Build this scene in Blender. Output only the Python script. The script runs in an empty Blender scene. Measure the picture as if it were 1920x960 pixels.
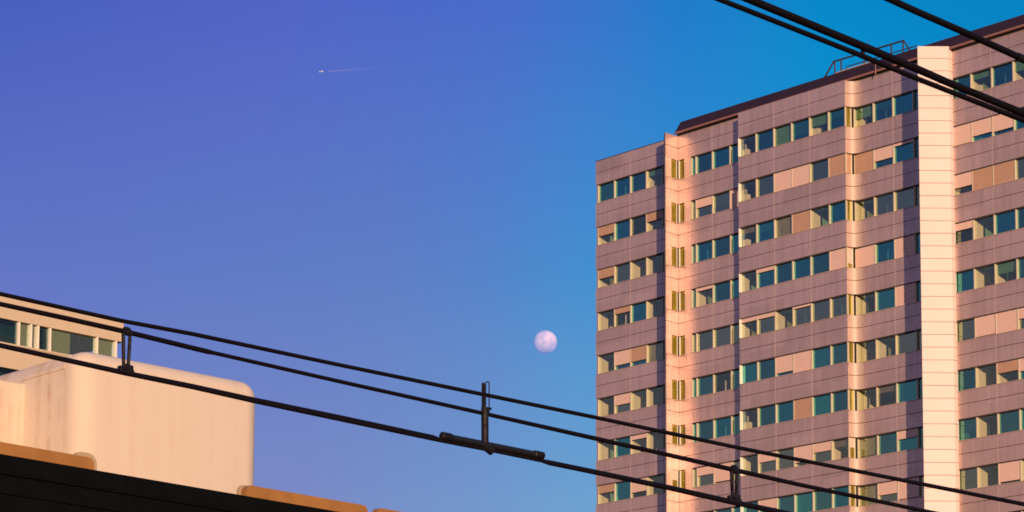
import bpy, bmesh, math, random
from mathutils import Vector, Matrix
random.seed(7)
sc = bpy.context.scene
COL = sc.collection
PI = math.pi
rad = math.radians

# ------------------------------------------------------------------ camera model (photo is a crop of a larger frame, hence the lens shift)
FPX, CX, YP = 4900.0, 960.0, 1225.6
PITCH, ROLL = rad(6.778), rad(0.218)
CAMZ = 1.6
R0 = Vector((1, 0, 0)); U0 = Vector((0, -math.sin(PITCH), math.cos(PITCH))); FW = Vector((0, math.cos(PITCH), math.sin(PITCH)))
RT = R0 * math.cos(ROLL) + U0 * math.sin(ROLL)
UP = -R0 * math.sin(ROLL) + U0 * math.cos(ROLL)
# street grid of the place: local x = along the tower front towards the viewer, local y = away from it
LX = Vector((0.68643, -0.72720, 0)); LY = Vector((0.72720, 0.68643, 0)); LZ = Vector((0, 0, 1))

def ray(x, y):
    return RT * ((x - CX) / FPX) + UP * ((YP - y) / FPX) + FW
def world(u, v, z):                 # u along the front, v outwards from the main front plane, z above ground
    return LX * u + LY * (148.95 - v) + LZ * z
def hit_v(x, y, v=0.0):             # sight line meets a plane parallel to the front
    r = ray(x, y); t = (148.95 - v) / r.dot(LY)
    p = r * t; return p.dot(LX), p.z + CAMZ
def hit_u(x, y, u):                 # sight line meets a plane square to the front
    r = ray(x, y); t = u / r.dot(LX)
    p = r * t; return Vector((p.x, p.y, p.z + CAMZ))

# ------------------------------------------------------------------ materials
def mat(name, col, rough=0.6, metal=0.0, var=0.0, vscale=1.0, stretch=(1, 1, 1), bump=0.0, bscale=20.0, spec=0.5, col2=None, coat=0.0):
    m = bpy.data.materials.new(name); m.use_nodes = True
    nt = m.node_tree; b = nt.nodes['Principled BSDF']
    b.inputs['Base Color'].default_value = (*col, 1); b.inputs['Roughness'].default_value = rough
    b.inputs['Metallic'].default_value = metal; b.inputs['Specular IOR Level'].default_value = spec
    b.inputs['Coat Weight'].default_value = coat; b.inputs['Coat Roughness'].default_value = 0.3
    tc = nt.nodes.new('ShaderNodeTexCoord')
    if var > 0 or col2:
        mp = nt.nodes.new('ShaderNodeMapping'); mp.inputs['Scale'].default_value = stretch
        nz = nt.nodes.new('ShaderNodeTexNoise'); nz.inputs['Scale'].default_value = vscale; nz.inputs['Detail'].default_value = 5
        rp = nt.nodes.new('ShaderNodeMapRange'); rp.inputs['From Min'].default_value = 0.3; rp.inputs['From Max'].default_value = 0.7
        mx = nt.nodes.new('ShaderNodeMix'); mx.data_type = 'RGBA'
        lo = col2 or tuple(c * (1 - var) for c in col)
        mx.inputs[6].default_value = (*lo, 1); mx.inputs[7].default_value = (*col, 1)
        nt.links.new(tc.outputs['Object'], mp.inputs[0]); nt.links.new(mp.outputs[0], nz.inputs['Vector'])
        nt.links.new(nz.outputs['Fac'], rp.inputs['Value']); nt.links.new(rp.outputs[0], mx.inputs[0])
        nt.links.new(mx.outputs[2], b.inputs['Base Color'])
    if bump > 0:
        n2 = nt.nodes.new('ShaderNodeTexNoise'); n2.inputs['Scale'].default_value = bscale; n2.inputs['Detail'].default_value = 4
        bp = nt.nodes.new('ShaderNodeBump'); bp.inputs['Strength'].default_value = bump; bp.inputs['Distance'].default_value = 0.02
        nt.links.new(tc.outputs['Object'], n2.inputs['Vector']); nt.links.new(n2.outputs['Fac'], bp.inputs['Height'])
        nt.links.new(bp.outputs[0], b.inputs['Normal'])
    return m

def glass_mat(name, tint, refl, rfac, rough=0.02):
    m = bpy.data.materials.new(name); m.use_nodes = True
    nt = m.node_tree; nt.nodes.remove(nt.nodes['Principled BSDF'])
    out = nt.nodes['Material Output']
    tr = nt.nodes.new('ShaderNodeBsdfTransparent'); tr.inputs[0].default_value = (*tint, 1)
    gl = nt.nodes.new('ShaderNodeBsdfGlossy'); gl.inputs[0].default_value = (*refl, 1); gl.inputs['Roughness'].default_value = rough
    mx = nt.nodes.new('ShaderNodeMixShader')
    mx.inputs[0].default_value = rfac
    nt.links.new(tr.outputs[0], mx.inputs[1]); nt.links.new(gl.outputs[0], mx.inputs[2]); nt.links.new(mx.outputs[0], out.inputs['Surface'])
    return m

M = {}
M['clad'] = mat('enamelled_cladding', (0.76, 0.555, 0.50), 0.38, 0.54, var=0.10, vscale=0.35, spec=0.6)
def panel_tone(m, cw, ch, amt):       # slight tone change from panel to panel, and rain streaks
    nt = m.node_tree; b = nt.nodes['Principled BSDF']; tc = nt.nodes['Texture Coordinate']
    sp = nt.nodes.new('ShaderNodeSeparateXYZ'); nt.links.new(tc.outputs['Object'], sp.inputs[0])
    cb = nt.nodes.new('ShaderNodeCombineXYZ')
    for i, c, off in ((0, cw, 14.0+1.8*.5), (2, ch, 0.35)):
        a = nt.nodes.new('ShaderNodeMath'); a.operation = 'ADD'; a.inputs[1].default_value = off
        d = nt.nodes.new('ShaderNodeMath'); d.operation = 'DIVIDE'; d.inputs[1].default_value = c
        f = nt.nodes.new('ShaderNodeMath'); f.operation = 'FLOOR'
        nt.links.new(sp.outputs[i], a.inputs[0]); nt.links.new(a.outputs[0], d.inputs[0]); nt.links.new(d.outputs[0], f.inputs[0]); nt.links.new(f.outputs[0], cb.inputs[i])
    wn = nt.nodes.new('ShaderNodeTexWhiteNoise'); nt.links.new(cb.outputs[0], wn.inputs['Vector'])
    mp = nt.nodes.new('ShaderNodeMapping'); mp.inputs['Scale'].default_value = (1, 1, .06)
    nz = nt.nodes.new('ShaderNodeTexNoise'); nz.inputs['Scale'].default_value = 2.6; nz.inputs['Detail'].default_value = 5
    nt.links.new(tc.outputs['Object'], mp.inputs[0]); nt.links.new(mp.outputs[0], nz.inputs['Vector'])
    r1 = nt.nodes.new('ShaderNodeMapRange'); r1.inputs[3].default_value = 1-amt; r1.inputs[4].default_value = 1+amt*.5
    r2 = nt.nodes.new('ShaderNodeMapRange'); r2.inputs[1].default_value = .35; r2.inputs[2].default_value = .6; r2.inputs[3].default_value = 1-amt*1.4; r2.inputs[4].default_value = 1.0
    nt.links.new(wn.outputs['Value'], r1.inputs[0]); nt.links.new(nz.outputs['Fac'], r2.inputs[0])
    mu = nt.nodes.new('ShaderNodeMath'); mu.operation = 'MULTIPLY'; nt.links.new(r1.outputs[0], mu.inputs[0]); nt.links.new(r2.outputs[0], mu.inputs[1])
    vm = nt.nodes.new('ShaderNodeVectorMath'); vm.operation = 'SCALE'
    l = b.inputs['Base Color'].links[0].from_socket
    nt.links.new(l, vm.inputs[0]); nt.links.new(mu.outputs[0], vm.inputs['Scale']); nt.links.new(vm.outputs[0], b.inputs['Base Color'])
panel_tone(M['clad'], 3.6, 1.8, 0.09)
M['cheek'] = mat('cream_cheek_panel', (0.76, 0.58, 0.49), 0.4, 0.4, var=0.06, vscale=1)
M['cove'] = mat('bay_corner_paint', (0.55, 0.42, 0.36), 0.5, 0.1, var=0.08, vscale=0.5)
M['clad_line'] = mat('cladding_joint_strip', (0.55, 0.42, 0.40), 0.4, 0.2)
M['backing'] = mat('dark_backing', (0.06, 0.045, 0.045), 0.8)
M['pier'] = mat('pale_pier_panels', (0.70, 0.60, 0.575), 0.5, 0.0, var=0.06, vscale=0.6)
M['pier_joint'] = mat('pier_joint', (0.36, 0.19, 0.15), 0.8)
M['sill'] = mat('window_sill_metal', (0.50, 0.37, 0.32), 0.45, 0.1)
M['mull'] = mat('cream_mullion', (0.62, 0.56, 0.42), 0.5)
M['mull_dark'] = mat('dark_corner_mullion', (0.05, 0.04, 0.03), 0.5)
M['jamb'] = mat('white_jamb', (0.85, 0.83, 0.72), 0.35)
M['glass'] = glass_mat('teal_glass', (0.62, 0.93, 0.86), (0.25, 0.78, 0.74), 0.38)
M['glass_clear'] = glass_mat('pale_glass', (1.0, 1.0, 0.95), (0.55, 0.72, 0.58), 0.20)
M['glass_grey'] = glass_mat('grey_green_glass', (0.80, 0.90, 0.74), (0.60, 0.72, 0.52), 0.48, 0.05)
M['glass_slate'] = glass_mat('slate_glass', (0.66, 0.90, 0.84), (0.28, 0.64, 0.58), 0.42, 0.03)
M['glass_navy'] = glass_mat('navy_glass', (0.55, 0.65, 0.65), (0.3, 0.42, 0.5), 0.16)
M['glass_olive'] = glass_mat('olive_glass', (0.90, 0.88, 0.60), (0.55, 0.45, 0.2), 0.10, 0.12)
M['olive'] = mat('olive_curtain_cloth', (0.66, 0.58, 0.38), 0.8, var=0.6, vscale=2.5, stretch=(2, 2, 0.35))
M['blind_P'] = mat('salmon_blind', (0.82, 0.58, 0.49), 0.8, var=0.06, vscale=3)
M['blind_O'] = mat('tan_blind', (0.56, 0.35, 0.24), 0.8, var=0.12, vscale=2)
M['blind_G'] = mat('green_blind', (0.11, 0.30, 0.17), 0.8, var=0.15, vscale=2)
M['blind_Y'] = mat('olive_curtain', (0.45, 0.42, 0.22), 0.8, var=0.45, vscale=2.5, stretch=(1, 1, 0.2))
M['blind_B'] = mat('brown_grey_blind', (0.24, 0.19, 0.15), 0.8, var=0.2, vscale=2, stretch=(1, 1, 0.3))
M['part'] = mat('cream_partition', (0.95, 0.87, 0.63), 0.7, var=0.08, vscale=2)
M['room'] = mat('room_surfaces', (0.14, 0.32, 0.32), 0.9, var=0.6, vscale=0.6)
M['roof'] = mat('dark_brown_roof_metal', (0.042, 0.019, 0.018), 0.7, 0.0, var=0.15, vscale=1.5, spec=0.2)
M['gutter'] = mat('copper_pink_gutter', (0.30, 0.15, 0.12), 0.5)
M['rail'] = mat('dark_railing_metal', (0.04, 0.04, 0.045), 0.5)
M['deck'] = mat('pale_roof_upstand', (0.42, 0.33, 0.26), 0.8)
M['cream'] = mat('cream_render', (0.60, 0.50, 0.37), 0.8, var=0.05, vscale=1.5, bump=0.15)
M['rubber'] = mat('black_cable_sheath', (0.006, 0.0035, 0.005), 0.6, spec=0.15)
M['iron'] = mat('dark_iron', (0.01, 0.008, 0.011), 0.5, bump=0.3, bscale=60, spec=0.25)
M['porcelain'] = mat('dark_insulator', (0.013, 0.013, 0.016), 0.4, spec=0.35)
M['fascia'] = mat('shade_dark_fascia_metal', (0.0042, 0.0055, 0.0068), 0.8, var=0.3, vscale=4, spec=0.05)  # near-black colour stands in for the shade on this roof edge and wall
M['orange'] = mat('orange_panel', (0.39, 0.19, 0.055), 0.55, var=0.2, vscale=2.5, spec=0.3)
M['rim'] = mat('beige_rim', (0.45, 0.34, 0.22), 0.7)
M['asphalt'] = mat('asphalt', (0.055, 0.053, 0.05), 0.9, var=0.25, vscale=0.05)
M['plane'] = mat('white_aircraft_paint', (0.85, 0.85, 0.85), 0.4)

def concrete():
    m = mat('weathered_concrete', (0.80, 0.60, 0.40), 0.85, bump=0.25, bscale=8)
    nt = m.node_tree; b = nt.nodes['Principled BSDF']; tc = nt.nodes['Texture Coordinate']
    def noise(scale, st, det=6):
        mp = nt.nodes.new('ShaderNodeMapping'); mp.inputs['Scale'].default_value = st
        nz = nt.nodes.new('ShaderNodeTexNoise'); nz.inputs['Scale'].default_value = scale; nz.inputs['Detail'].default_value = det
        nt.links.new(tc.outputs['Object'], mp.inputs[0]); nt.links.new(mp.outputs[0], nz.inputs['Vector']); return nz
    streak = noise(3.0, (1, 1, 0.02)); blot = noise(1.2, (1, 1, 1))
    r1 = nt.nodes.new('ShaderNodeMapRange'); r1.inputs[1].default_value = 0.42; r1.inputs[2].default_value = 0.72
    r2 = nt.nodes.new('ShaderNodeMapRange'); r2.inputs[1].default_value = 0.35; r2.inputs[2].default_value = 0.7
    nt.links.new(streak.outputs['Fac'], r1.inputs[0]); nt.links.new(blot.outputs['Fac'], r2.inputs[0])
    mu = nt.nodes.new('ShaderNodeMath'); mu.operation = 'MULTIPLY'
    nt.links.new(r1.outputs[0], mu.inputs[0]); nt.links.new(r2.outputs[0], mu.inputs[1])
    sc_ = nt.nodes.new('ShaderNodeMath'); sc_.operation = 'MULTIPLY'; sc_.inputs[1].default_value = 0.24
    nt.links.new(mu.outputs[0], sc_.inputs[0])
    sx = nt.nodes.new('ShaderNodeSeparateXYZ'); nt.links.new(tc.outputs['Object'], sx.inputs[0])
    mk = nt.nodes.new('ShaderNodeMapRange'); mk.inputs[1].default_value = -0.35; mk.inputs[2].default_value = -0.9; mk.inputs[3].default_value = 0.20; mk.inputs[4].default_value = 0.75
    nt.links.new(sx.outputs[0], mk.inputs[0]); nt.links.new(mk.outputs[0], sc_.inputs[1])
    mx = nt.nodes.new('ShaderNodeMix'); mx.data_type = 'RGBA'
    mx.inputs[6].default_value = (0.69, 0.60, 0.495, 1); mx.inputs[7].default_value = (0.44, 0.27, 0.13, 1)
    nt.links.new(sc_.outputs[0], mx.inputs[0]); nt.links.new(mx.outputs[2], b.inputs['Base Color'])
    return m
M['concrete'] = concrete()

# ------------------------------------------------------------------ mesh helpers
class MB:
    def __init__(s): s.bm = bmesh.new()
    def box(s, x0, x1, y0, y1, z0, z1):
        x0, x1 = sorted((x0, x1)); y0, y1 = sorted((y0, y1)); z0, z1 = sorted((z0, z1))
        v = [s.bm.verts.new(p) for p in ((x0,y0,z0),(x1,y0,z0),(x1,y1,z0),(x0,y1,z0),(x0,y0,z1),(x1,y0,z1),(x1,y1,z1),(x0,y1,z1))]
        for f in ((3,2,1,0),(4,5,6,7),(0,1,5,4),(1,2,6,5),(2,3,7,6),(3,0,4,7)): s.bm.faces.new([v[i] for i in f])
        return s
    def prism(s, pts, z0, z1):        # plan outline (x,y) counter-clockwise, extruded upright
        a = [s.bm.verts.new((x, y, z0)) for x, y in pts]; b = [s.bm.verts.new((x, y, z1)) for x, y in pts]
        n = len(pts); s.bm.faces.new(a[::-1]); s.bm.faces.new(b)
        for i in range(n): s.bm.faces.new([a[i], a[(i+1)%n], b[(i+1)%n], b[i]])
        return s
    def loft(s, rings, cap=True, closed=True):
        R = [[s.bm.verts.new(p) for p in r] for r in rings]; n = len(R[0])
        for a, b in zip(R, R[1:]):
            for i in range(n if closed else n-1): s.bm.faces.new([a[i], a[(i+1)%n], b[(i+1)%n], b[i]])
        if cap: s.bm.faces.new(R[0][::-1]); s.bm.faces.new(R[-1])
        return s
    def tube(s, pts, r, n=10, cap=True):
        pts = [Vector(p) for p in pts]; rr = r if isinstance(r, (list, tuple)) else [r]*len(pts); rings = []
        for i, p in enumerate(pts):
            t = (pts[min(i+1, len(pts)-1)] - pts[max(i-1, 0)]).normalized()
            ref = Vector((0,0,1)) if abs(t.z) < 0.9 else Vector((1,0,0))
            a = t.cross(ref).normalized(); b = a.cross(t)
            rings.append([p + (a*math.cos(2*PI*k/n) + b*math.sin(2*PI*k/n))*rr[i] for k in range(n)])
        return s.loft(rings, cap)
    def obox(s, c, ax, ay, az):      # oriented box: centre and three half-axis vectors
        v = [s.bm.verts.new(c + ax*i + ay*j + az*k) for k in (-1,1) for i, j in ((-1,-1),(1,-1),(1,1),(-1,1))]
        for f in ((3,2,1,0),(4,5,6,7),(0,1,5,4),(1,2,6,5),(2,3,7,6),(3,0,4,7)): s.bm.faces.new([v[i] for i in f])
        return s
    def build(s, name, m, parent=None, smooth=False, bevel=0.0):
        bmesh.ops.recalc_face_normals(s.bm, faces=s.bm.faces)
        me = bpy.data.meshes.new(name); s.bm.to_mesh(me); s.bm.free()
        me.materials.append(m)
        if smooth: me.polygons.foreach_set('use_smooth', [True]*len(me.polygons))
        o = bpy.data.objects.new(name, me); COL.objects.link(o)
        if parent: o.parent = parent
        if bevel:
            b = o.modifiers.new('edge', 'BEVEL'); b.width = bevel; b.segments = 3; b.limit_method = 'ANGLE'
        if smooth:
            try: me.set_sharp_from_angle(angle=rad(40))
            except Exception: pass
        return o
def tag(o, label=None, cat=None, group=None, kind=None):
    if label: o['label'] = label
    if cat: o['category'] = cat
    if group: o['group'] = group
    if kind: o['kind'] = kind
    return o
def empty(name, loc, rz=0.0):
    o = bpy.data.objects.new(name, None); COL.objects.link(o); o.location = loc; o.rotation_euler = (0, 0, rz)
    o.empty_display_size = 0.5; return o
RZ = math.atan2(LX.y, LX.x)

# ================================================================== TOWER
# local frame: x = u - UO, y = -v (into the building positive), z = height above ground
UO = -130.0
tw = empty('office_tower', world(UO, 0, 0), RZ)
tag(tw, 'tall office tower clad in pinkish grey panels with ribbon windows and a dark roof edge', 'office building')
X = lambda u: u - UO
S0 = 62.35 + CAMZ                       # sill height of the top window row
WH = 1.57; ST = 3.6; NROW = 10
TOP = 65.93 + CAMZ
def sill(r): return S0 - ST*r

G = 0.021   # half joint
def panel_courses():
    out = [(S0+WH+0.02, S0+2.60-G), (S0+2.60+G, TOP)]
    for r in range(NROW+1):
        s = sill(r); out += [(s-0.95+G, s-0.02), (s-2.03+0.03, s-0.95-G)]
    return out
COURSES = panel_courses()
LOWZ = sill(NROW)-2.03

def wall_section(u0, u1, v, joints):
    m = MB()
    for z0, z1 in COURSES: m.box(X(u0), X(u1), -v, -v+0.10, z0, z1)
    w = m.build('wall', M['clad'], tw)
    b = MB()                            # solid spandrel behind the panels
    for k in range(-1, NROW+1):
        s = sill(k); zt = s-0.03 if k >= 0 else TOP-0.03
        b.box(X(u0)+.004, X(u1)-.004, -v+0.103, -v+0.42, s-2.03+0.035, zt)
    b.build('spandrel_core', M['backing'], w)
    if joints:
        for uj in joints:
            for z0, z1 in [(COURSES[0][0], COURSES[1][1])] + [(COURSES[k+1][0], COURSES[k][1]) for k in range(2, len(COURSES), 2)]:
                MB().box(X(uj)-.035, X(uj)+.035, -v-0.006, -v+0.004, z0+.01, z1-.01).build('cladding_joint', M['clad_line'], w)
    return w
UC = -120.79; UF = -138.66
wall_section(-147.93, -138.86, 0, [-144.0, -140.4])
wall_section(UF+0.02, -131.47, 0, [-135.0])
wall_section(-131.46, UC-0.02, 0.85, [-127.87, -124.3])
wall_section(UC+0.02, -112.0, 0, [-117.0])
wall_section(-111.97, -98.0, 0, [-108.1, -104.45, -100.85])

# ---- window bands
GD = 0.20                                # glass set back behind the cladding face
def window_band(r, edges, v, specs, left_jamb=False, thin=None, interior=True):
    """edges: mullion positions; specs: per opening (blind kind, blind share, partition, post, glass)."""
    s = sill(r); h = s + WH
    f = MB()
    f.box(X(edges[0]), X(edges[-1]), -v-0.035, -v+GD+.02, s-0.02, s+0.035)          # sill
    band = f.build('window_band', M['sill'], tw)
    hd = MB(); hd.box(X(edges[0]), X(edges[-1]), -v+0.05, -v+GD+.02, h-0.055, h+0.018)
    hd.build('head_shadow_strip', M['backing'], band)  # dark strip stands in for the shadow line under the window head
    ms = [(X(e)-0.035, X(e)+0.035) for e in edges[1:-1]] + [(X(edges[0]), X(edges[0])+0.05), (X(edges[-1])-0.05, X(edges[-1]))]
    for a, b in ms: MB().box(a, b, -v+0.015, -v+GD, s+0.038, h-0.058).build('mullion', M['mull'], band)
    if left_jamb:
        e = edges[0]; MB().box(X(e)+.052, X(e)+0.10, -v-0.12, -v+GD, s+0.05, h-0.06).build('jamb', M['jamb'], band)
    for i, sp in enumerate(specs):
        a, b = X(edges[i])+0.04, X(edges[i+1])-0.04
        kind, share = sp[0], sp[1]; opts = sp[2] if len(sp) > 2 else ''
        g = M['glass_clear'] if ('c' in opts or 'p' in opts) else M[('glass', 'glass', 'glass_grey', 'glass_slate', 'glass_slate', 'glass_grey')[(r*7+i*3+int(-edges[0])*5) % 6]]
        MB().box(a, b, -v+GD-.012, -v+GD, s+0.038, h-0.058).build('pane', g, band)
        if share > 0:
            zb = h-0.06 - share*(WH-0.10)
            inside = kind in 'GYB'
            y0 = -v+GD+0.05 if inside else -v+0.05
            bl = MB()
            if inside: bl.box(a, b, y0, y0+0.012, zb, h-0.06)
            else: bl.box(a-0.005, b-0.005 if False else b+0.015, y0, y0+0.018, zb, h-0.06)
            bl.build('blind', M['blind_'+kind], band)
        if 'p' in opts:                  # cream cross wall standing behind the mullion
            d = 3.0 if r % 2 else 2.2
            MB().box(a-0.09, a+0.01, -v+GD+0.04, -v+GD+d, s-0.9, h+.02).build('partition', M['part'], band)
        if 't' in opts:                  # slim white post behind the glass
            xp = a + (b-a)*0.45
            MB().box(xp, xp+0.06, -v+GD+0.25, -v+GD+0.33, s-0.2, s+WH*0.62).build('post', M['jamb'], band)
        if 'l' in opts:                  # low cream cupboard
            xp = a + (b-a)*0.72
            MB().box(a+0.02, a+0.55, -v+GD+0.15, -v+GD+0.5, s-0.9, s+WH*0.42).build('cupboard', M['part'], band)
    return band

EA = [-147.72, -145.82, -144.0, -142.2, -140.4, -138.88]
EB = [-137.29, -136.77, -135.0, -133.14, -131.50]
EC = [-131.44, -129.68, -127.87, -126.09, -124.3, -122.45, -120.83]
ED = [-120.70, -118.84, -117.0, -115.12, -113.25, -112.1]
EE = [-111.62, -109.88, -108.07, -106.2, -104.4, -102.6, -100.8, -99.0]
N = ('N', 0)
SA = [
 [('G',1),('N',0,'t'),N,('G',.3,'pl'),N],
 [('O',.5,'p'),N,('N',0,'c'),('O',.45,'p'),N],
 [('O',.5,'p'),N,('N',0,'p'),('N',0,'p'),N],
 [('N',0,'p'),('O',.3,'tc'),N,('N',0,'p'),N],
 [('N',0,'p'),('P',.75),('O',.75),('Y',1,'p'),N],
 [('B',0,'p'),('P',.55),('N',0,'p'),('N',0,'p'),N],
 [('N',0,'p'),N,('P',.22,'p'),('N',0,'p'),N],
 [('O',.42,'p'),N,('P',.7,'c'),('N',0,'p'),N],
 [('N',0,'p'),('P',.3),N,('N',0,'p'),N],
 [('O',.5,'p'),N,('N',0,'p'),('N',0,'p'),N]]
SB = [
 [N,N,N,N],
 [N,('P',.45),('B',.6),('P',1)],
 [N,('N',0,'t'),N,N],
 [N,('P',.15,'p'),N,N],
 [N,N,('B',1),N],
 [N,('B',1),('N',0,'tc'),N],
 [N,N,('N',0,'t'),('G',1)],
 [N,('P',.42),('P',.92,'c'),N],
 [N,('B',.8),N,('G',1)],
 [N,N,N,N]]
SC = [
 [('N',0,'cl'),N,('G',1,'c'),('G',.72),('G',.5,'pl'),('G',.4)],
 [('N',0,'cl'),N,('P',1),('P',1),N,('O',1)],
 [('B',.3,'cl'),('B',.45),('Y',1,'p'),('O',1),('N',0,'p'),N],
 [('N',0,'p'),('P',.18),N,N,N,('P',1)],
 [('P',.2,'p'),('P',.2),('N',0,'p'),('P',.1,'t'),N,('N',0,'t')],
 [('B',.9),N,('P',.84),('P',1),('B',1),('B',1)],
 [('N',0,'cl'),N,N,('O',1,'l'),('G',1),N],
 [('N',0,'p'),('P',.45),('B',1),('P',.8,'p'),('P',.45),('B',.35,'p')],
 [('G',.8),('P',.5),('B',1),('Y',1),('Y',1),N],
 [N,('P',.3),N,('P',1),N,N]]
SD = [
 [('G',.55,'pl'),('G',.35,'t'),('N',0,'t'),N,N],
 [('O',1),('P',.62),('P',.12),N,N],
 [('N',0,'p'),('N',0,'t'),N,N,N],
 [('P',1),('N',0,'t'),('P',1),('B',1),N],
 [('N',0,'p'),('B',1),('P',1),('B',1),N],
 [('N',0,'p'),('N',0,'p'),('N',0,'t'),N,N],
 [('N',0,'p'),('B',.3,'c'),('B',1),N,N],
 [('Y',.9,'p'),('B',1),('P',.4),N,N],
 [('Y',1,'p'),('P',.6),('P',.95),('B',1),N],
 [('N',0,'p'),N,N,N,N]]
SE = [
 [('G',.8),('G',.3,'pl'),('N',0,'t'),('G',.5,'p'),N,N,N],
 [('P',.95),('P',.72,'l'),('P',.78),N,('P',1),N,N],
 [('P',.65,'p'),('O',1,'p'),('O',1),('B',1),N,N,('P',.5)],
 [('P',.35,'c'),('N',0,'p'),N,N,N,('P',.5),N],
 [N,('N',0,'p'),('G',.5,'p'),('G',.8),N,N,N],
 [('B',.8),('P',.95),('P',1),('P',.5),N,N,N],
 [N,('N',0,'p'),('O',.5,'p'),('P',.6),N,N,N],
 [('B',.6,'l'),('N',0,'p'),('B',1),('B',1),N,N,N],
 [N,('N',0,'p'),('P',.9,'c'),('N',0,'p'),N,N,N],
 [N,('P',.5),N,N,N,N,N]]
for r in range(NROW):
    window_band(r, EA, 0, SA[r]); window_band(r, EB, 0, SB[r])
    window_band(r, EC, 0.85, SC[r], left_jamb=True)
    window_band(r, ED, 0, SD[r]); window_band(r, EE, 0, SE[r])

# ---- storey slabs, back walls (one interior mesh)
m = MB()
for k in range(-1, NROW+1):
    s = sill(k)
    z1 = s-0.92 if k >= 0 else TOP+.0
    m.box(X(-147.6), X(-131.6), 0.45, 7, s-2.01, z1); m.box(X(-131.3), X(-121), -0.38, 7, s-2.01, z1); m.box(X(-120.6), X(-98.1), 0.45, 7, s-2.01, z1)
m.box(X(-147.9), X(-98), 7, 7.2, sill(NROW)-2, TOP)
m.build('interior', M['room'], tw)

def cove(x0, rf, z0, z1, n=16):       # rounded inner corner of one cladding course
    pts = [(x0-0.002, 0.002)]
    pts += [(x0+rf*(1-math.sin(t)), -rf*(1-math.cos(t))) for t in [i*PI/2/n for i in range(n+1)]]
    return MB().prism(pts, z0+.001, z1-.001)
# ---- projecting fin at the left bay, facing the viewer's right
w = MB()
for z0, z1 in COURSES: w.box(X(UF)-0.09, X(UF), -1.43, -0.003, z0, z1)
fin = w.build('fin_wall', M['clad'], tw)
core = MB(); core.box(X(UF)-0.19, X(UF)-0.094, -1.425, 0.30, LOWZ, TOP-.03); core.build('fin_core', M['backing'], fin)
def olive_pane(r, parent, y0, y1, x, mull_end=None, top_blind=0):
    s = sill(r); h = s+WH
    MB().box(x-0.09, x-0.075, y0, y1, s+.03, h-.02).build('side_pane', M['glass_olive'], parent)
for r in range(NROW):
    s = sill(r); h = s+WH
    b = MB().box(X(UF)-.092, X(UF)+0.03, -1.43, 0, s-0.02, s+0.035).build('corner_window', M['sill'], tw)
    # solid cheek by the front edge, glass, mullions
    MB().box(X(UF)-0.09, X(UF), -1.43, -0.82, s+.036, h+.019).build('cheek', M['cheek'], b)
    MB().box(X(UF)-0.08, X(UF)-0.06, -0.82, -0.06, s+.036, h+.01).build('pane', M['glass_olive'], b)
    MB().box(X(UF)-0.055, X(UF)+.01, -0.17, -0.13, s+.036, h+.01).build('mullion', M['jamb'], b)
    MB().box(X(UF)-0.055, X(UF)-.0, -0.82, -0.79, s+.036, h+.01).build('mullion', M['jamb'], b)
    MB().box(X(UF)-0.09, X(UF)-.083, -0.80, -0.10, s+.036, h+.01).build('curtain', M['olive'], b)
    MB().box(X(UF)+.04, X(-138.0)-.02, 0.17, 0.18, s+.037, h-.01).build('front_curtain', M['olive'], b)
    MB().box(X(UF)-0.055, X(UF)+.02, -0.12, -0.03, s+.036, h+.01).build('corner_mullion', M['mull_dark'], b)
    MB().box(X(UF)+.05, X(UF)+.11, 0.0, 0.12, s+.037, h-.01).build('mullion', M['jamb'], b)
    MB().box(X(-138.0)-.03, X(-138.0), 0.02, 0.12, s+.037, h-.01).build('mullion', M['mull'], b)
    MB().box(X(UF)+.02, X(-138.0), -0.035, 0.2, s-.02, s+.036).build('front_sill', M['sill'], b)
    MB().box(X(UF)+.03, X(-138.0), 0.13, 0.15, s+.037, h-.005).build('front_pane', M['glass_olive'], b)
    MB().box(X(-138.0), X(-137.30), 0.0, 0.3, s-.018, h+.018).build('pier_panel', M['cheek'], b)
    if r == 7:
        MB().box(X(UF)-0.055, X(UF)-.04, -0.79, -0.17, h-.8, h).build('blind', M['blind_P'], b)
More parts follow.
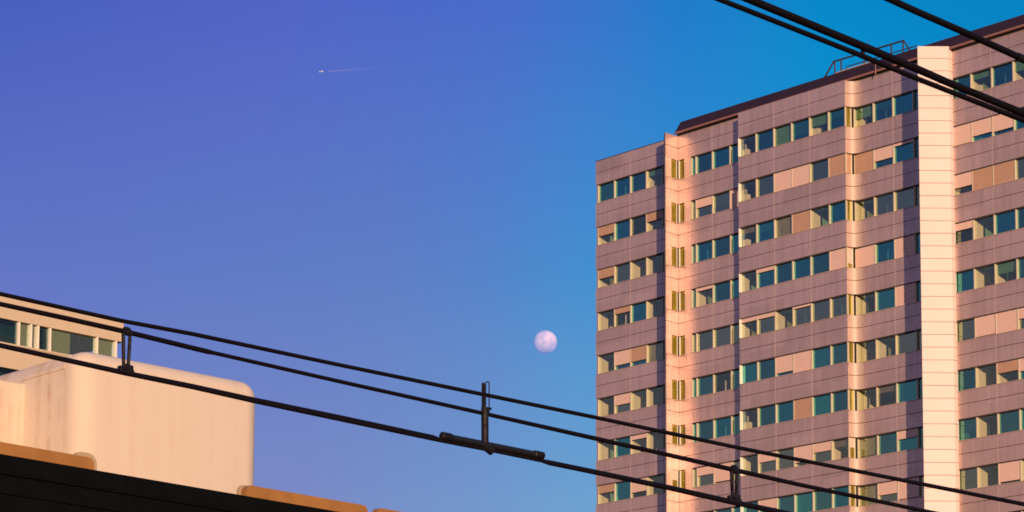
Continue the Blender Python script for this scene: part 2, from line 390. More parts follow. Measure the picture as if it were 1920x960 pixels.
# ---- right side of the projecting middle bay
w = MB()
for z0, z1 in COURSES:
    w.box(X(UC)-0.09, X(UC), -0.85+.001, -0.003, z0, z1)
sw = w.build('side_wall', M['clad'], tw)
for (z0, z1) in COURSES: cove(X(UC), 0.80, z0, z1).build('corner_panel', M['cove'], sw, smooth=False)
core = MB()
for k in range(-1, NROW+1):
    s = sill(k); core.box(X(UC)-0.3, X(UC)-0.093, -0.75, 0.3, s-2.0, (s-0.03) if k >= 0 else TOP-.03)
core.build('side_core', M['backing'], sw)
side_blind = {1: ('O', 1), 3: ('P', .82), 7: ('P', .5), 5: ('Y', .0)}
for r in range(NROW):
    s = sill(r); h = s+WH
    b = MB().box(X(UC)-.092, X(UC)+0.03, -0.87, 0, s-0.02, s+0.035).build('corner_window', M['sill'], tw)
    MB().box(X(UC)-0.09, X(UC)-0.07, -0.80, -0.06, s+.036, h).build('pane', M['glass_olive'], b)
    MB().box(X(UC)-0.07, X(UC)+.01, -0.17, -0.12, s+.036, h).build('mullion', M['jamb'], b)
    MB().box(X(UC)-0.07, X(UC)-.0, -0.848, -0.80, s+.036, h).build('mullion', M['mull'], b)
    MB().box(X(UC)-0.10, X(UC)-.093, -0.80, -0.05, s+.036, h).build('curtain', M['olive'], b)
    MB().box(X(UC)-0.055, X(UC)+.03, -0.10, -0.01, s+.036, h).build('corner_mullion', M['mull_dark'], b)
    if r in side_blind and side_blind[r][1] > 0:
        k, sh = side_blind[r]
        MB().box(X(UC)-0.066, X(UC)-.05, -0.79, -0.175, h-sh*(WH-.1), h-.02).build('blind', M['blind_'+k], b)
    if r in (2, 4, 6):
        MB().box(X(UC)-0.088, X(UC)-.075, -0.35, -0.18, s+.036, h-.02).build('curtain', M['part'], b)

# ---- bright triangular pier
u1, z_ = hit_v(1722, 200, 2.0)
Lp = (X(u1), -2.0); Rp = (X(u1)+0.686*2.255, -0.36)
Bk = (X(u1)-0.0, 0.05)
TP = 66.28 + CAMZ
pts_out = [Lp, Rp, (Rp[0]+.02, 0.09), (Lp[0]-0.02, 0.09)]
w = MB(); z1 = TP; hs = 0.93; i = 0
while z1 > LOWZ:
    z0 = z1-hs; w.prism(pts_out, z0+0.022, z1-0.022); z1 = z0; i += 1
pier = w.build('corner_pier', M['pier'], tw)
ins = [(Lp[0]+.02, Lp[1]+.04), (Rp[0]-.02, Rp[1]+.02), (Rp[0]-.01, 0.08), (Lp[0]+.0, 0.08)]
MB().prism(ins, LOWZ, TP-.05).build('pier_core', M['pier_joint'], pier)

# ---- roof edge
UR = -138.75
hx, hz = hit_v(1276, 227, -1.0)
m = MB()
def P3(u, v, z): return (X(u), -v, z)
zb, zt = 66.20+CAMZ, hz-0.02
ring = lambda u0, u1: None
a = [P3(UR, .28, zb), P3(-98, .28, zb), P3(-98, -1.0, 67.5+CAMZ), P3(hx, -1.0, 67.5+CAMZ)]
bk = [P3(UR, -12, zb), P3(-98, -12, zb), P3(-98, -11, 67.5+CAMZ), P3(hx, -11, 67.5+CAMZ)]
va = [m.bm.verts.new(p) for p in a]; vb = [m.bm.verts.new(p) for p in bk]
m.bm.faces.new(va); m.bm.faces.new(vb[::-1]); m.bm.faces.new([va[3], va[2], vb[2], vb[3]])
m.bm.faces.new([va[0], va[3], vb[3], vb[0]]); m.bm.faces.new([va[1], vb[1], vb[2], va[2]]); m.bm.faces.new([va[0], vb[0], vb[1], va[1]])
roof = m.build('roof', M['roof'], tw)
g = MB(); g.box(X(UR)-.03, X(-98), -0.34, -0.2, 66.05+CAMZ, 66.195+CAMZ); g.build('gutter', M['gutter'], roof)
g = MB(); g.box(X(UR)+.05, X(-98), -0.05, 0.4, TOP+.004, 66.19+CAMZ); g.build('soffit', M['backing'], roof)
u_, z_ = hit_v(1641.9, 130, .36)
g = MB(); g.tube([P3(u_, .38, 66.1+CAMZ-.3), P3(u_, .38, 67.0+CAMZ-.05)], .035); g.build('downpipe', M['gutter'], roof)
# flat roof over the lower left wing
MB().box(X(-147.93), X(UR)-.15, .11, 14, TOP-.25, TOP-.05).build('roof_deck', M['backing'], tw)
g = MB(); g.box(X(-147.96), X(UR)-.15, -0.02, .12, TOP+.002, TOP+.05); g.build('coping', M['roof'], tw)
# railing on the roof
VR = -1.6
q = [hit_v(1543, 144, VR), hit_v(1563, 115.5, VR), hit_v(1694, 76, VR), hit_v(1713, 98, VR)]
rl = MB()
pp = [Vector(P3(u, VR, z)) for u, z in q]
pp[3].z -= .3; pp[0].z -= .3
rl.tube(pp, 0.075, 8)
for px, py in ((1565, 114), (1577, 110.5), (1620, 98), (1671, 83), (1693, 76.5)):
    u, z = hit_v(px, py, VR); rl.tube([P3(u, VR, 67.4+CAMZ), P3(u, VR, z)], 0.065, 6)
bkp = [p + Vector((0, 1.6, 0)) for p in pp]
rl.tube(bkp, 0.045, 6)
rl.build('roof_railing', M['rail'], tw)
ua, za = hit_v(1568, 137.5, -1.3); ub, zb2 = hit_v(1640, 113, -1.3)
MB().box(X(ua), X(ub), 1.15, 3.5, 67.45+CAMZ, za+.02).build('roof_upstand', M['deck'], tw)
u, z = hit_v(1627.5, 74, -5)
MB().tube([P3(u, -5, 67.4+CAMZ), P3(u, -5, z)], [.05, .02], 6).build('antenna', M['rail'], tw)
# lower floors down to the ground, below the picture
m = MB(); m.box(X(-147.93), X(-98), .0, 16, 0, LOWZ); m.box(X(-131.46), X(UC), -.85, 0, 0, LOWZ)
m.build('lower_floors', M['clad'], tw)
m = MB()
for k in range(NROW+1, 18):
    s = sill(k)
    if s-0.5 < 1: break
    m.box(X(-147.6), X(-138.9), -0.01, 0, s, s+WH); m.box(X(-131.3), X(-121), -0.86, -.85, s, s+WH); m.box(X(-120.6), X(-98.2), -.01, 0, s, s+WH)
m.build('lower_window_band', M['glass'], tw)
m = MB(); m.box(X(-147.93), X(-147.8), .11, 16, LOWZ, TOP-.05); m.box(X(-98.12), X(-98), .11, 16, LOWZ, TOP); m.box(X(-147.9), X(-98), 15.9, 16, LOWZ, TOP-.05)
m.build('end_wall', M['clad'], tw)

# ================================================================== FAR LEFT BUILDING (cream, ribbon window)
U1 = -142.0
c1 = hit_u(228, 601, U1)
O1 = Vector((c1.x, c1.y, 0))
l1 = empty('cream_building', O1, RZ)
tag(l1, 'cream building with one ribbon of green and navy windows under a deep flat parapet', 'building')
def loc1(x, y, u=U1):      # local coords on the sunny face: returns (y_local, z)
    p = hit_u(x, y, u); d = p - O1; return d.dot(LY), p.z
yl, zt = loc1(0, 551); yr, _ = loc1(228, 601)
zt = c1.z
_, zh = loc1(110, 619.5); _, zs = loc1(110, 665.0); _, zh2 = loc1(10, 691)
Y0 = -30
m = MB(); m.box(-14, 0.25, Y0, 0, zh, zt); m.box(-14, 0.25, Y0, -0.35, 0, zh2-1.6)
m.box(-14, 0.25, Y0, -0.35, zh2, zs-.06)
l1w = m.build('wall', M['cream'], l1)
MB().box(-13.8, -0.6, Y0+.2, -6.5, zh2-1.6, zh).build('room_core', M['room'], l1w)
f = MB(); f.box(-.3, 0.3, Y0, -0.3, zs-.06, zs+.05); bnd = f.build('window_band', M['cream'], l1)
ys = [loc1(x, 620)[0] for x in (33, 55.7, 69, 91.6, 180, 215.5)]
fr = MB()
for y in ys: fr.box(-.12, .2, y-.07, y+.07, zs+.05, zh)
fr.build('frame', M['jamb'], bnd)
edges = [-16] + ys
kinds = [('N', -6), ('Y', 1), ('O', 1), ('N', 1), ('G2', 1), ('Y2', 1)]
M['blind_G2'] = mat('sage_blind', (0.25, 0.29, 0.145), 0.8, var=.1)
M['blind_V'] = mat('violet_grey_curtain', (0.16, 0.11, 0.13), 0.8)
for i in range(6):
    a, b_ = edges[i]+.08, edges[i+1]-.08
    MB().box(-.02, 0, a, b_, zs+.05, zh).build('pane', M['glass_navy' if i in (0, 3) else 'glass_clear'], bnd)
def bl1(x0, x1, mname, top=None):
    y0 = loc1(x0, 620)[0]; y1 = loc1(x1, 620)[0]
    MB().box(-.12, -.08, y0, y1, zs+.05, zh if top is None else zs+.05+(zh-zs)*top).build('blind', M[mname], bnd)
bl1(36, 51, 'blind_G2'); bl1(58, 66.5, 'blind_V'); bl1(81, 88, 'blind_G2'); bl1(95, 133, 'blind_G2'); bl1(183, 212, 'blind_G2'); bl1(-30, 26, 'blind_G2', .3)
MB().box(-1.5, 0, loc1(216, 640)[0], -.35, zs-.02, zs+.05).build('corner_sill', M['cream'], bnd)
MB().box(-14, -13.8, Y0, -0.35, zs, zh).build('back_glazing', M['glass_clear'], bnd)
MB().box(-.3, -.02, Y0, -5.2, zh2-1.6, zh2).build('lower_pane', M['glass_navy'], l1)

# ================================================================== CONCRETE BLOCK (left, nearer)
U2 = -72.0
ctr = hit_u(150, 700, U2)
O2 = Vector((ctr.x, ctr.y, 0))
l2 = empty('concrete_rooftop_block', O2, RZ)
tag(l2, 'streaky cream concrete block with rounded corners, sunlit in front of the cream building', 'building')
def loc2(x, y, u=U2):
    p = hit_u(x, y, u); d = p - O2; return d.dot(LX), d.dot(LY), p.z
_, yR, _ = loc2(475.3, 800); _, _, zT = loc2(400, 704); yR += .43; zT += .12
# plan with rounded vertical corners, lofted with a rounded top edge
def rrect(x0, x1, y0, y1, r, n=6, ins=0.0):
    x0 += ins; x1 -= ins; y0 += ins; y1 -= ins; r = max(r-ins, 0.02); pts = []
    for cx, cy, a0 in ((x1-r, y1-r, 0), (x0+r, y1-r, PI/2), (x0+r, y0+r, PI), (x1-r, y0+r, 1.5*PI)):
        for k in range(n+1):
            a = a0 + k*PI/2/n; pts.append((cx+r*math.cos(a), cy+r*math.sin(a)))
    return pts
def rounded_block(x0, x1, y0, y1, z0, z1, rv, rt, n=8):
    m = MB(); rings = []
    rings.append([(x, y, z0) for x, y in rrect(x0, x1, y0, y1, rv, n)])
    for k in range(7):
        a = k*PI/2/6
        rings.append([(x, y, z1-rt+rt*math.sin(a)) for x, y in rrect(x0, x1, y0, y1, rv, n, rt*(1-math.cos(a)))])
    m.loft(rings); return m
# how far back the left face runs: sight line x=47 on the plane y_local = 0
r47 = ray(47, 700); t = O2.dot(LY)/r47.dot(LY); u47 = (r47*t).dot(LX) - U2
rounded_block(u47-6, 0.0, 0.0, yR, 0, zT, 0.75, 0.62).build('wall', M['concrete'], l2, smooth=True)
# lower wing whose sunny face stands further back on the left
p = hit_u(30, 716, U2+u47); zW = p.z
lw = rounded_block(u47-5, u47, -9, 0.7, 0, zW, 0.1, 0.1).build('lower_wing', M['concrete'], l2, smooth=True)
# sloped weathering course round the left face
wz = zT-0.15
m = MB()
m.loft([[(-.9, -.03, zT-.62), (u47-.2, -.03, zT-.62), (u47-.2, .3, zT-.62), (-.9, .3, zT-.62)],
        [(-.9, -.03, zT-.50), (u47-.2, -.03, zT-.50), (u47-.2, .3, zT-.50), (-.9, .3, zT-.50)],
        [(-.9, .22, zT-.10), (u47-.2, .22, zT-.10), (u47-.2, .3, zT-.10), (-.9, .3, zT-.10)]])
m.build('sloped_ledge', M['concrete'], l2)

# ================================================================== DARK ROOF EDGE WITH ORANGE PANELS
HB = 9.0
def at_h(x, y, h=HB):
    r = ray(x, y); p = r*(h/r.z); return Vector((p.x, p.y, p.z+CAMZ))
A = at_h(0, 850.5); B = at_h(637, 959.5)
BD = (B-A).normalized(); BD.z = 0; BD.normalize(); BN = Vector((BD.y, -BD.x, 0))   # outward, towards the viewer
if BN.dot(-A) < 0: BN = -BN
OB = Vector((A.x, A.y, 0)); rb = math.atan2(BD.y, BD.x)
db = empty('dark_flat_roofed_building', OB, rb)
tag(db, 'flat roof edge, shade put in as near-black colour, running down across the lower left corner', 'building')
zA = HB+CAMZ
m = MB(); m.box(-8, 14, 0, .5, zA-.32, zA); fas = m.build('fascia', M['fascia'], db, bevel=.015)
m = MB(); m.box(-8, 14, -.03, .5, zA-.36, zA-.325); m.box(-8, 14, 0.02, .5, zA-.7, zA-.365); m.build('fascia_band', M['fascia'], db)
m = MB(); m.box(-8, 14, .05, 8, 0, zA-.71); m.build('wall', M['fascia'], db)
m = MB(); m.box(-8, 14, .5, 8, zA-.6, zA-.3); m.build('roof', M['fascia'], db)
def onB(x, y, back=0.12):        # sight line meets the vertical plane of the panels -> (local x, z)
    pl = OB - BN*back; r = ray(x, y); t = pl.dot(BN)/r.dot(BN); p = r*t
    return (p-OB).dot(BD), p.z+CAMZ
def rounded_panel(x0, x1, z0, z1, r, y0, y1):
    m = MB(); pts = [(x0, z0), (x1, z0)]
    for k in range(9):
        a = k*PI/2/8; pts.append((x1-r+r*math.cos(a), z1-r+r*math.sin(a)))
    for k in range(9):
        a = PI/2+k*PI/2/8; pts.append((x0+r+r*math.cos(a), z1-r+r*math.sin(a)))
    m.loft([[(x, y0, z) for x, z in pts], [(x, y1, z) for x, z in pts]])
    return m
zp = onB(80, 841)[1]; zp = (onB(20, 831.5)[1]+onB(130, 850.0)[1])/2
zp2 = (onB(520, 918)[1]+onB(640, 939.5)[1])/2
for i, (xa, xb, zt_, lab) in enumerate((
      (-120, 178, zp, 'long orange panel on the dark roof edge below the concrete block, nearest the left side'),
      (463, 691, zp2, 'orange panel on the dark roof edge just right of the concrete block, against the sky'),
      (708, 930, zp2, 'orange panel on the dark roof edge of which only a small curved corner shows'))):
    x0 = onB(xa, 840 if i == 0 else 930)[0]; x1 = onB(xb, 870 if i == 0 else 955)[0]
    e = empty('roof_panel', OB + BD*x0 + Vector((0, 0, zA-.3)), rb)
    tag(e, lab, 'roof panel', 'orange panels along the dark roof edge')
    ln = x1-x0
    rounded_panel(0, ln, -.01, zt_-zA+.3, .13, .14, .30).build('panel', M['orange'], e, smooth=True)
    if i == 0:
        rounded_panel(ln-.36, ln+.19, -.012, zt_-zA+.42, .21, .31, .40).build('rim', M['rim'], e, smooth=True)
    if i == 1:
        rounded_panel(-.05, .30, -.012, zt_-zA+.325, .15, .31, .37).build('rim', M['rim'], e, smooth=True)

# ================================================================== OVERHEAD WIRES
def smooth_path(pts, n=8):
    out = []
    P = [pts[0]] + pts + [pts[-1]]
    for i in range(1, len(P)-2):
        for k in range(n):
            t = k/n; q = []
            for j in range(len(pts[0])):
                a, b, c, d = P[i-1][j], P[i][j], P[i+1][j], P[i+2][j]
                q.append(0.5*((2*b)+(-a+c)*t+(2*a-5*b+4*c-d)*t*t+(-a+3*b-3*c+d)*t**3))
            out.append(tuple(q))
    out.append(tuple(pts[-1])); return out
def wire(name, pts, u, label, mname='rubber', dz=0.0, dr=1.0, dy=0.0, group='overhead wires crossing the picture', parent=None, name_part=None):
    P, Rr = [], []
    for x, y, th in pts:
        p = hit_u(x, y, u) + Vector((0, 0, dz)) + LX*dy; P.append(p); Rr.append(th/2*p.dot(FW)/FPX*dr)
    o = MB().tube(P, Rr, 10).build(name, M[mname], parent, smooth=True)
    if label: tag(o, label, 'wire', group)
    return o
def wire2(name, pts, u, label, off, dr, cat='wire'):
    """a thing of two parallel strands"""
    e = empty(name, hit_u(pts[0][0], pts[0][1], u)); tag(e, label, cat, 'overhead wires crossing the picture')
    bpy.context.view_layer.update()
    for k, (dz, dy) in enumerate(off):
        P, Rr = [], []
        for i, (x, y, th) in enumerate(pts):
            p = hit_u(x, y, u) + Vector((0, 0, dz(x))) + LX*dy - e.location; P.append(p); Rr.append(th/2*hit_u(x, y, u).dot(FW)/FPX*dr)
        MB().tube(P, Rr, 10).build('strand', M['rubber'], e, smooth=True)
    return e
UW = -9.45; UX = -5.42
W1 = [(-160,516,8),(0,551,8),(228,601.5,8),(360,626,8),(640,685,7.5),(908,740,7.5),(1118,783,7.5),(1384,839.5,7.5),(1640,890,7.5),(1920,945.5,8),(2100,980,8)]
W2 = [(-160,534,8.5),(0,570,9),(120,596,9.5),(236,622,9.5),(388,659,9.5),(402,662,7.5),(640,716,7.5),(908,775.5,7.5),(1118,822.5,8.5),(1249,852,8.5),(1376,881,9),(1500,909,8),(1733,958,7.5),(1950,1002,7.5)]
W3 = [(-160,613,10),(0,648,10),(236,700,10.5),(360,725,10.5),(472,750,10.5),(640,785,10.5),(812,821.5,10.5),(828,826.5,6.5),(930,846.5,6.5),(1014,864,6.5),(1028,867.5,10.5),(1118,886,11),(1249,913.5,11.5),(1370,941,12),(1470,962,12),(1700,1012,12)]
wire('overhead_wire', W1, UW, 'uppermost of the three thin black wires slanting down across the lower sky')
wire('overhead_wire', W2, UW, 'middle of the three lower black wires, thicker at its left end, above the small hangers')
def sep(x):   # the two contact strands part between the hanger and the insulator
    base = 0.003
    return base + 0.003*max(0, math.exp(-((x-640)/260)**2))
wire2('contact_wire', W3, UW, 'lowest twin stranded black wire carrying the long insulator', [(lambda x: sep(x), 0.0), (lambda x: -sep(x), 0.006)], 0.76)
WA = [(1180,-69,10),(1300,-20,10),(1352,0,10),(1480,50.5,10),(1610,102,10),(1721,148,10),(1777,170,10),(1920,226,10),(2080,288,10)]
WB_ = [(1180,-92,15),(1340,-28,15),(1408,0,15),(1500,38,15),(1610,83.5,15),(1721,130,14.5),(1777,154.5,14),(1920,213,14),(2080,278,14)]
WC_ = [(1500,-76,13),(1600,-32,13),(1672,0,13),(1712,18.5,13),(1807,60,13),(1918,110.5,13),(2080,183,13)]
wire('overhead_cable', WA, UX, 'thinner lower cable of the close pair across the top right of the tower', group='thick cables at the upper right')
wire('overhead_cable', WB_, UX, 'thicker upper cable of the close pair across the top right of the tower', group='thick cables at the upper right')
wc = wire('overhead_cable', WC_, UX, 'single thick black cable nearest the upper right corner', group='thick cables at the upper right')
MB().tube([hit_u(1908, 106, UX), hit_u(1934, 117.8, UX)], .015, 12).build('sleeve', M['iron'], wc)
tie = MB().tube([hit_u(1618, 82, UX-.012), hit_u(1616, 109, UX-.012)], .006, 8).build('cable_tie', M['iron'])
tag(tie, 'small dark tie holding the close pair of cables together above the tower roof', 'cable tie')

def W_at(pts, x):
    for a, b in zip(pts, pts[1:]):
        if a[0] <= x <= b[0]: return a[1]+(b[1]-a[1])*(x-a[0])/(b[0]-a[0])
def dropper(x, label):
    yt = W_at(W2, x)-5; yb = W_at(W3, x)-6
    base = hit_u(x, yb, UW); e = empty('wire_hanger', base, RZ); tag(e, label, 'hanger', 'hangers between the lower wires')
    pm = hit_u(x, (yt+yb)/2, UW).dot(FW)/FPX        # metres per pixel there
    H = (hit_u(x, yt, UW)-base).z
    wv = 5.6*pm/0.72                                 # half width along the wire (local y), seen foreshortened
    sg = 1 if W3[0] else 1
    pts = []
    for k in range(9):
        a = PI - k*PI/8; pts.append((0, wv*math.cos(a), H - wv*.55 + wv*.75*math.sin(a)))
    lo = wv*0.62
    path = [(0, -lo, 0)] + pts + [(0, lo, 0)]
    MB().tube(path, 3.4*pm, 8).build('loop', M['iron'], e, smooth=True)
    c = MB(); c.obox(Vector((0, 0, -1.5*pm)), Vector((.014, 0, 0)), Vector((0, 12.5*pm/.72*.9, -2.3*pm)), Vector((0, 0, 5.5*pm)))
    c.obox(Vector((0, 6*pm, 6*pm)), Vector((.009, 0, 0)), Vector((0, 9*pm, -1.2*pm)), Vector((0, 0, 5*pm)))
    c.build('clamp', M['iron'], e, bevel=.003)
    MB().tube([(-.018, -5*pm, 1*pm), (.024, -5*pm, 1*pm)], 2.6*pm, 8).build('bolt', M['iron'], e)
    MB().tube([(0, -wv*1.15, H-.6*wv), (0, wv*1.15, H-.6*wv-wv*.35)], 5.8*pm, 10).build('collar', M['iron'], e, smooth=True)
dropper(236, 'black loop shaped hanger between the wires in front of the concrete block')
dropper(1377, 'small black loop hanger between the wires in front of the tower windows')

# section insulator: a long ribbed rod over the lowest wire, carried by an upright bracket
base = hit_u(909, 836, UW); e = empty('wire_insulator', base, RZ)
tag(e, 'dark rod shaped insulator with an upright slotted bracket hanging on the wires below the moon', 'insulator')
pm = base.dot(FW)/FPX
def LI(x, y):      # picture point -> local point in the wire plane
    p = hit_u(x, y, UW)-base; return Vector((0, p.dot(LY), p.z))
a, b_ = LI(834, 818.5), LI(1012, 854)
dv = (b_-a)
MB().tube([a, b_], 6.3*pm, 16).build('insulator_rod', M['porcelain'], e, smooth=True)
for q, s_ in ((a, -1), (b_, 1)):
    t = dv.normalized()
    MB().tube([q-t*s_*16*pm, q-t*s_*14*pm, q+t*s_*7*pm, q+t*s_*9*pm], [6.2*pm, 8.0*pm, 8.0*pm, 5.8*pm], 14).build('end_cap', M['iron'], e, smooth=False)
up = MB().tube([LI(909.5, 836), LI(909, 764)], 7.0*pm, 12); up.build('bracket', M['iron'], e, smooth=True)
MB().tube([LI(901, 832), LI(922, 846)], [6*pm, 8.5*pm], 10).build('bracket_foot', M['iron'], e, smooth=True)
MB().tube([LI(907.5, 770), LI(907.5, 719)], 2.6*pm, 8).build('pin', M['iron'], e, smooth=True)
for x0, x1, top in ((903, 906.5, 718), (909.5, 916, 716)):
    pts = [LI(x0, 775), LI(x0, top+3)] + [LI((x0+x1)/2-(x1-x0)/2*math.cos(k*PI/6), top+3-3*math.sin(k*PI/6)) for k in range(1, 6)] + [LI(x1, top+3), LI(x1, 775)]
    for p in pts: p.x += 0.004
    MB().tube(pts, 1.15*pm, 6).build('hook', M['iron'], e, smooth=True)
MB().tube([LI(914, 766), LI(920, 766.5)], 2.8*pm, 8).build('bolt', M['iron'], e)

# ================================================================== MOON, AIRCRAFT, CONTRAIL
DM = 9000.0
r = ray(1022.5, 641.5).normalized(); pm_ = r*DM; pm_.z += CAMZ
bm = MB(); bmesh.ops.create_uvsphere(bm.bm, u_segments=64, v_segments=32, radius=22.2/FPX*DM*r.dot(FW))
mm = mat('moon_surface_airlight', (0.55, 0.40, 0.42), 1.0, spec=0.0)
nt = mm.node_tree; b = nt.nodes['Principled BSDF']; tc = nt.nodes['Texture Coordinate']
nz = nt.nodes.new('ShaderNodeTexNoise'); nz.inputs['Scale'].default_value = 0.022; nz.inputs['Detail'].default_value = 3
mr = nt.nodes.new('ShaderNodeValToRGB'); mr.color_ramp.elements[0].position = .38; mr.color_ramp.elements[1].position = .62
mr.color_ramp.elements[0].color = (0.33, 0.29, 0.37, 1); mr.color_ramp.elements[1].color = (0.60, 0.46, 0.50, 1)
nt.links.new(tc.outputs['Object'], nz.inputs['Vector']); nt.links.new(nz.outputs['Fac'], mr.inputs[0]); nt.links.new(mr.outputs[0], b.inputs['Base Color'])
b.inputs['Emission Color'].default_value = (0.10, 0.27, 0.66, 1); b.inputs['Emission Strength'].default_value = 0.72  # blue glow stands in for the airlight in front of the moon
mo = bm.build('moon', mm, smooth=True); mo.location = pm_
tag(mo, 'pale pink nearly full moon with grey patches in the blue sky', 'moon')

DA = 8000.0
pa = ray(602, 133.5)*DA; pb = ray(614, 133.2)*DA; pc = ray(702, 126.5)*DA
ap = empty('aircraft', pa); ap.scale = (1.05,)*3; tag(ap, 'tiny bright aircraft high up, ahead of its faint trail', 'aircraft')
t = (pa-pc).normalized(); sd = t.cross(LZ).normalized()
MB().tube([t*-6, t*-4, t*4, t*6], [.5, 1.5, 1.5, .4], 8).build('fuselage', M['plane'], ap, smooth=True)
w = MB(); w.obox(Vector((0,0,0)), t*1.2, sd*7, LZ*.25); w.build('wing', M['plane'], ap)
w = MB(); w.obox(t*-5, t*.7, sd*2.4, LZ*.2); w.obox(t*-5+LZ*1.5, t*.8, sd*.2, LZ*1.5); w.build('tail', M['plane'], ap)
cm = bpy.data.materials.new('contrail_vapour'); cm.use_nodes = True; nt = cm.node_tree; nt.nodes.remove(nt.nodes['Principled BSDF'])
tr = nt.nodes.new('ShaderNodeBsdfTransparent'); df = nt.nodes.new('ShaderNodeBsdfDiffuse'); df.inputs[0].default_value = (.9, .85, .9, 1)
mx = nt.nodes.new('ShaderNodeMixShader'); at = nt.nodes.new('ShaderNodeTexNoise'); at.inputs['Scale'].default_value = .06
tcn = nt.nodes.new('ShaderNodeTexCoord'); mrn = nt.nodes.new('ShaderNodeMapRange'); mrn.inputs[3].default_value = 0.0; mrn.inputs[4].default_value = .06
nt.links.new(tcn.outputs['Object'], at.inputs['Vector']); nt.links.new(at.outputs['Fac'], mrn.inputs[0]); nt.links.new(mrn.outputs[0], mx.inputs[0])
nt.links.new(tr.outputs[0], mx.inputs[1]); nt.links.new(df.outputs[0], mx.inputs[2]); nt.links.new(mx.outputs[0], nt.nodes['Material Output'].inputs['Surface'])
n_ = 14; P = [(pc-pb)*(k/n_) for k in range(n_+1)]; R_ = [2.6*(1-k/n_)**.35+.25 for k in range(n_+1)]
ct = MB().tube(P, R_, 10).build('contrail', cm, smooth=True); ct.location = pb
tag(ct, 'short faint white condensation trail behind the tiny aircraft', 'contrail', kind='stuff')

# ================================================================== GROUND
g = MB(); g.box(-6000, 6000, -6000, 9000, -.5, 0); tag(g.build('ground', M['asphalt']), 'dark asphalt ground far below the picture', 'ground', kind='structure')

# ================================================================== SKY, SUN
SUN_EL = rad(8.0)
hs_ = (LY*-1)*math.cos(rad(57)) + LX*math.sin(rad(57))
sd_ = (hs_.normalized()*math.cos(SUN_EL) + LZ*math.sin(SUN_EL)).normalized()
sun = bpy.data.lights.new('sun', 'SUN'); sun.energy = 4.6; sun.angle = rad(0.5); sun.color = (1.0, 0.645, 0.41)
so = bpy.data.objects.new('sun', sun); COL.objects.link(so)
so.rotation_euler = (-sd_).to_track_quat('-Z', 'Y').to_euler()

w = bpy.data.worlds.new('World'); sc.world = w; w.use_nodes = True
nt = w.node_tree; bg = nt.nodes['Background']
sky = nt.nodes.new('ShaderNodeTexSky'); sky.sky_type = 'NISHITA'; sky.sun_disc = False
sky.sun_elevation = SUN_EL; sky.sun_rotation = math.atan2(sd_.x, sd_.y); sky.air_density = 1.2; sky.dust_density = 0.6; sky.ozone_density = 2.0
tc = nt.nodes.new('ShaderNodeTexCoord'); sp = nt.nodes.new('ShaderNodeSeparateXYZ'); nt.links.new(tc.outputs['Generated'], sp.inputs[0])
def mth(op, a, b=None, clamp=False):
    n = nt.nodes.new('ShaderNodeMath'); n.operation = op; n.use_clamp = clamp
    for i, q in enumerate((a, b)):
        if q is None: continue
        if isinstance(q, (int, float)): n.inputs[i].default_value = q
        else: nt.links.new(q, n.inputs[i])
    return n.outputs[0]
def ramp(fac, stops):
    n = nt.nodes.new('ShaderNodeValToRGB'); cr = n.color_ramp
    while len(cr.elements) < len(stops): cr.elements.new(0.5)
    for e_, (p, c) in zip(cr.elements, stops):
        e_.position = p; e_.color = (*[((v/255+.055)/1.055)**2.4 if v > 10 else v/255/12.92 for v in c], 1)
    nt.links.new(fac, n.inputs[0]); return n.outputs[0]
def mixc(f, a, b):
    n = nt.nodes.new('ShaderNodeMix'); n.data_type = 'RGBA'; nt.links.new(f, n.inputs[0]); nt.links.new(a, n.inputs[6]); nt.links.new(b, n.inputs[7]); return n.outputs[2]
az = mth('ARCTAN2', sp.outputs[0], sp.outputs[1])                    # radians from straight ahead, + to the right
ta = mth('ADD', mth('MULTIPLY', az, 1/0.40), 0.5, True)              # -0.2..0.2 rad -> 0..1
el = mth('ARCSINE', sp.outputs[2])
te = mth('DIVIDE', mth('SUBTRACT', el, 0.165), 0.195, True)          # frame bottom .. top
top_r = ramp(ta, [(0.0, (72, 94, 190)), (0.255, (83, 99, 197)), (0.5, (70, 109, 202)), (0.663, (30, 124, 204)), (0.806, (0, 137, 202)), (1, (0, 129, 194))])
mid_r = ramp(ta, [(0.0, (98, 116, 198)), (0.37, (95, 125, 198)), (0.48, (84, 132, 203)), (0.566, (68, 143, 208)), (0.8, (10, 150, 212)), (1, (0, 150, 212))])
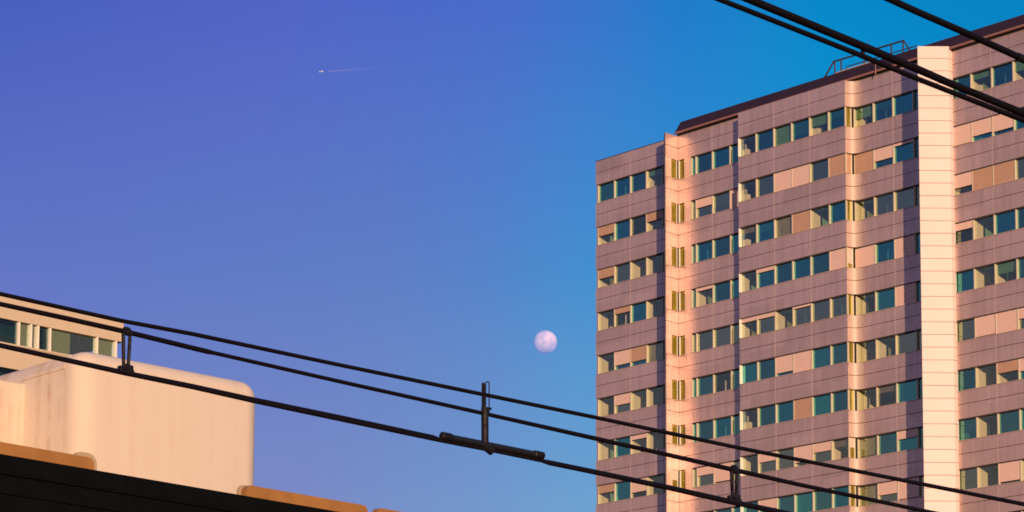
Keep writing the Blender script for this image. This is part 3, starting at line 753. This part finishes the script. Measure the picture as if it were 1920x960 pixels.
bot_r = ramp(ta, [(0.0, (125, 135, 195)), (0.3, (124, 140, 198)), (0.45, (118, 151, 203)), (0.55, (113, 162, 208)), (0.8, (102, 168, 212)), (1, (95, 172, 216))])
t1 = mth('MULTIPLY', te, 2.0, True); t2 = mth('SUBTRACT', mth('MULTIPLY', te, 2.0), 1.0, True)
grad = mixc(t2, mixc(t1, bot_r, mid_r), top_r)
# round the side and behind the viewer the low sky is the warm sunset side
fr_ = mth('DIVIDE', mth('SUBTRACT', mth('ABSOLUTE', az), 0.6), 1.4, True)
back = ramp(te, [(0, (148, 124, 116)), (1, (66, 86, 136))])
grad = mixc(fr_, grad, back)
skm = nt.nodes.new('ShaderNodeMix'); skm.data_type = 'RGBA'; skm.blend_type = 'MULTIPLY'; skm.inputs[0].default_value = 1
nt.links.new(sky.outputs[0], skm.inputs[6]); skm.inputs[7].default_value = (0.1, 0.1, 0.1, 1)
fin_ = nt.nodes.new('ShaderNodeMix'); fin_.data_type = 'RGBA'; fin_.inputs[0].default_value = 0.985
nt.links.new(skm.outputs[2], fin_.inputs[6]); nt.links.new(grad, fin_.inputs[7])
nt.links.new(fin_.outputs[2], bg.inputs[0]); bg.inputs[1].default_value = 1.0

# ================================================================== CAMERA
cam = bpy.data.cameras.new('camera'); co = bpy.data.objects.new('camera', cam); COL.objects.link(co)
co.matrix_world = Matrix((( RT.x, UP.x, -FW.x, 0), (RT.y, UP.y, -FW.y, 0), (RT.z, UP.z, -FW.z, CAMZ), (0, 0, 0, 1)))
cam.sensor_width = 36; cam.lens = FPX/1920*36; cam.shift_y = (YP-480)/1920; cam.shift_x = 0
cam.clip_start = .1; cam.clip_end = 30000
sc.camera = co
vs = sc.view_settings; sc.display_settings.display_device = 'sRGB'
vs.view_transform = 'Standard'; vs.look = 'None'; vs.exposure = 0; vs.gamma = 1; vs.use_curve_mapping = False
cy = sc.cycles; sc.render.engine = 'CYCLES'; cy.max_bounces = 8; cy.transparent_max_bounces = 12; cy.sample_clamp_indirect = 8
cy.use_denoising = False; cy.filter_width = 1.7
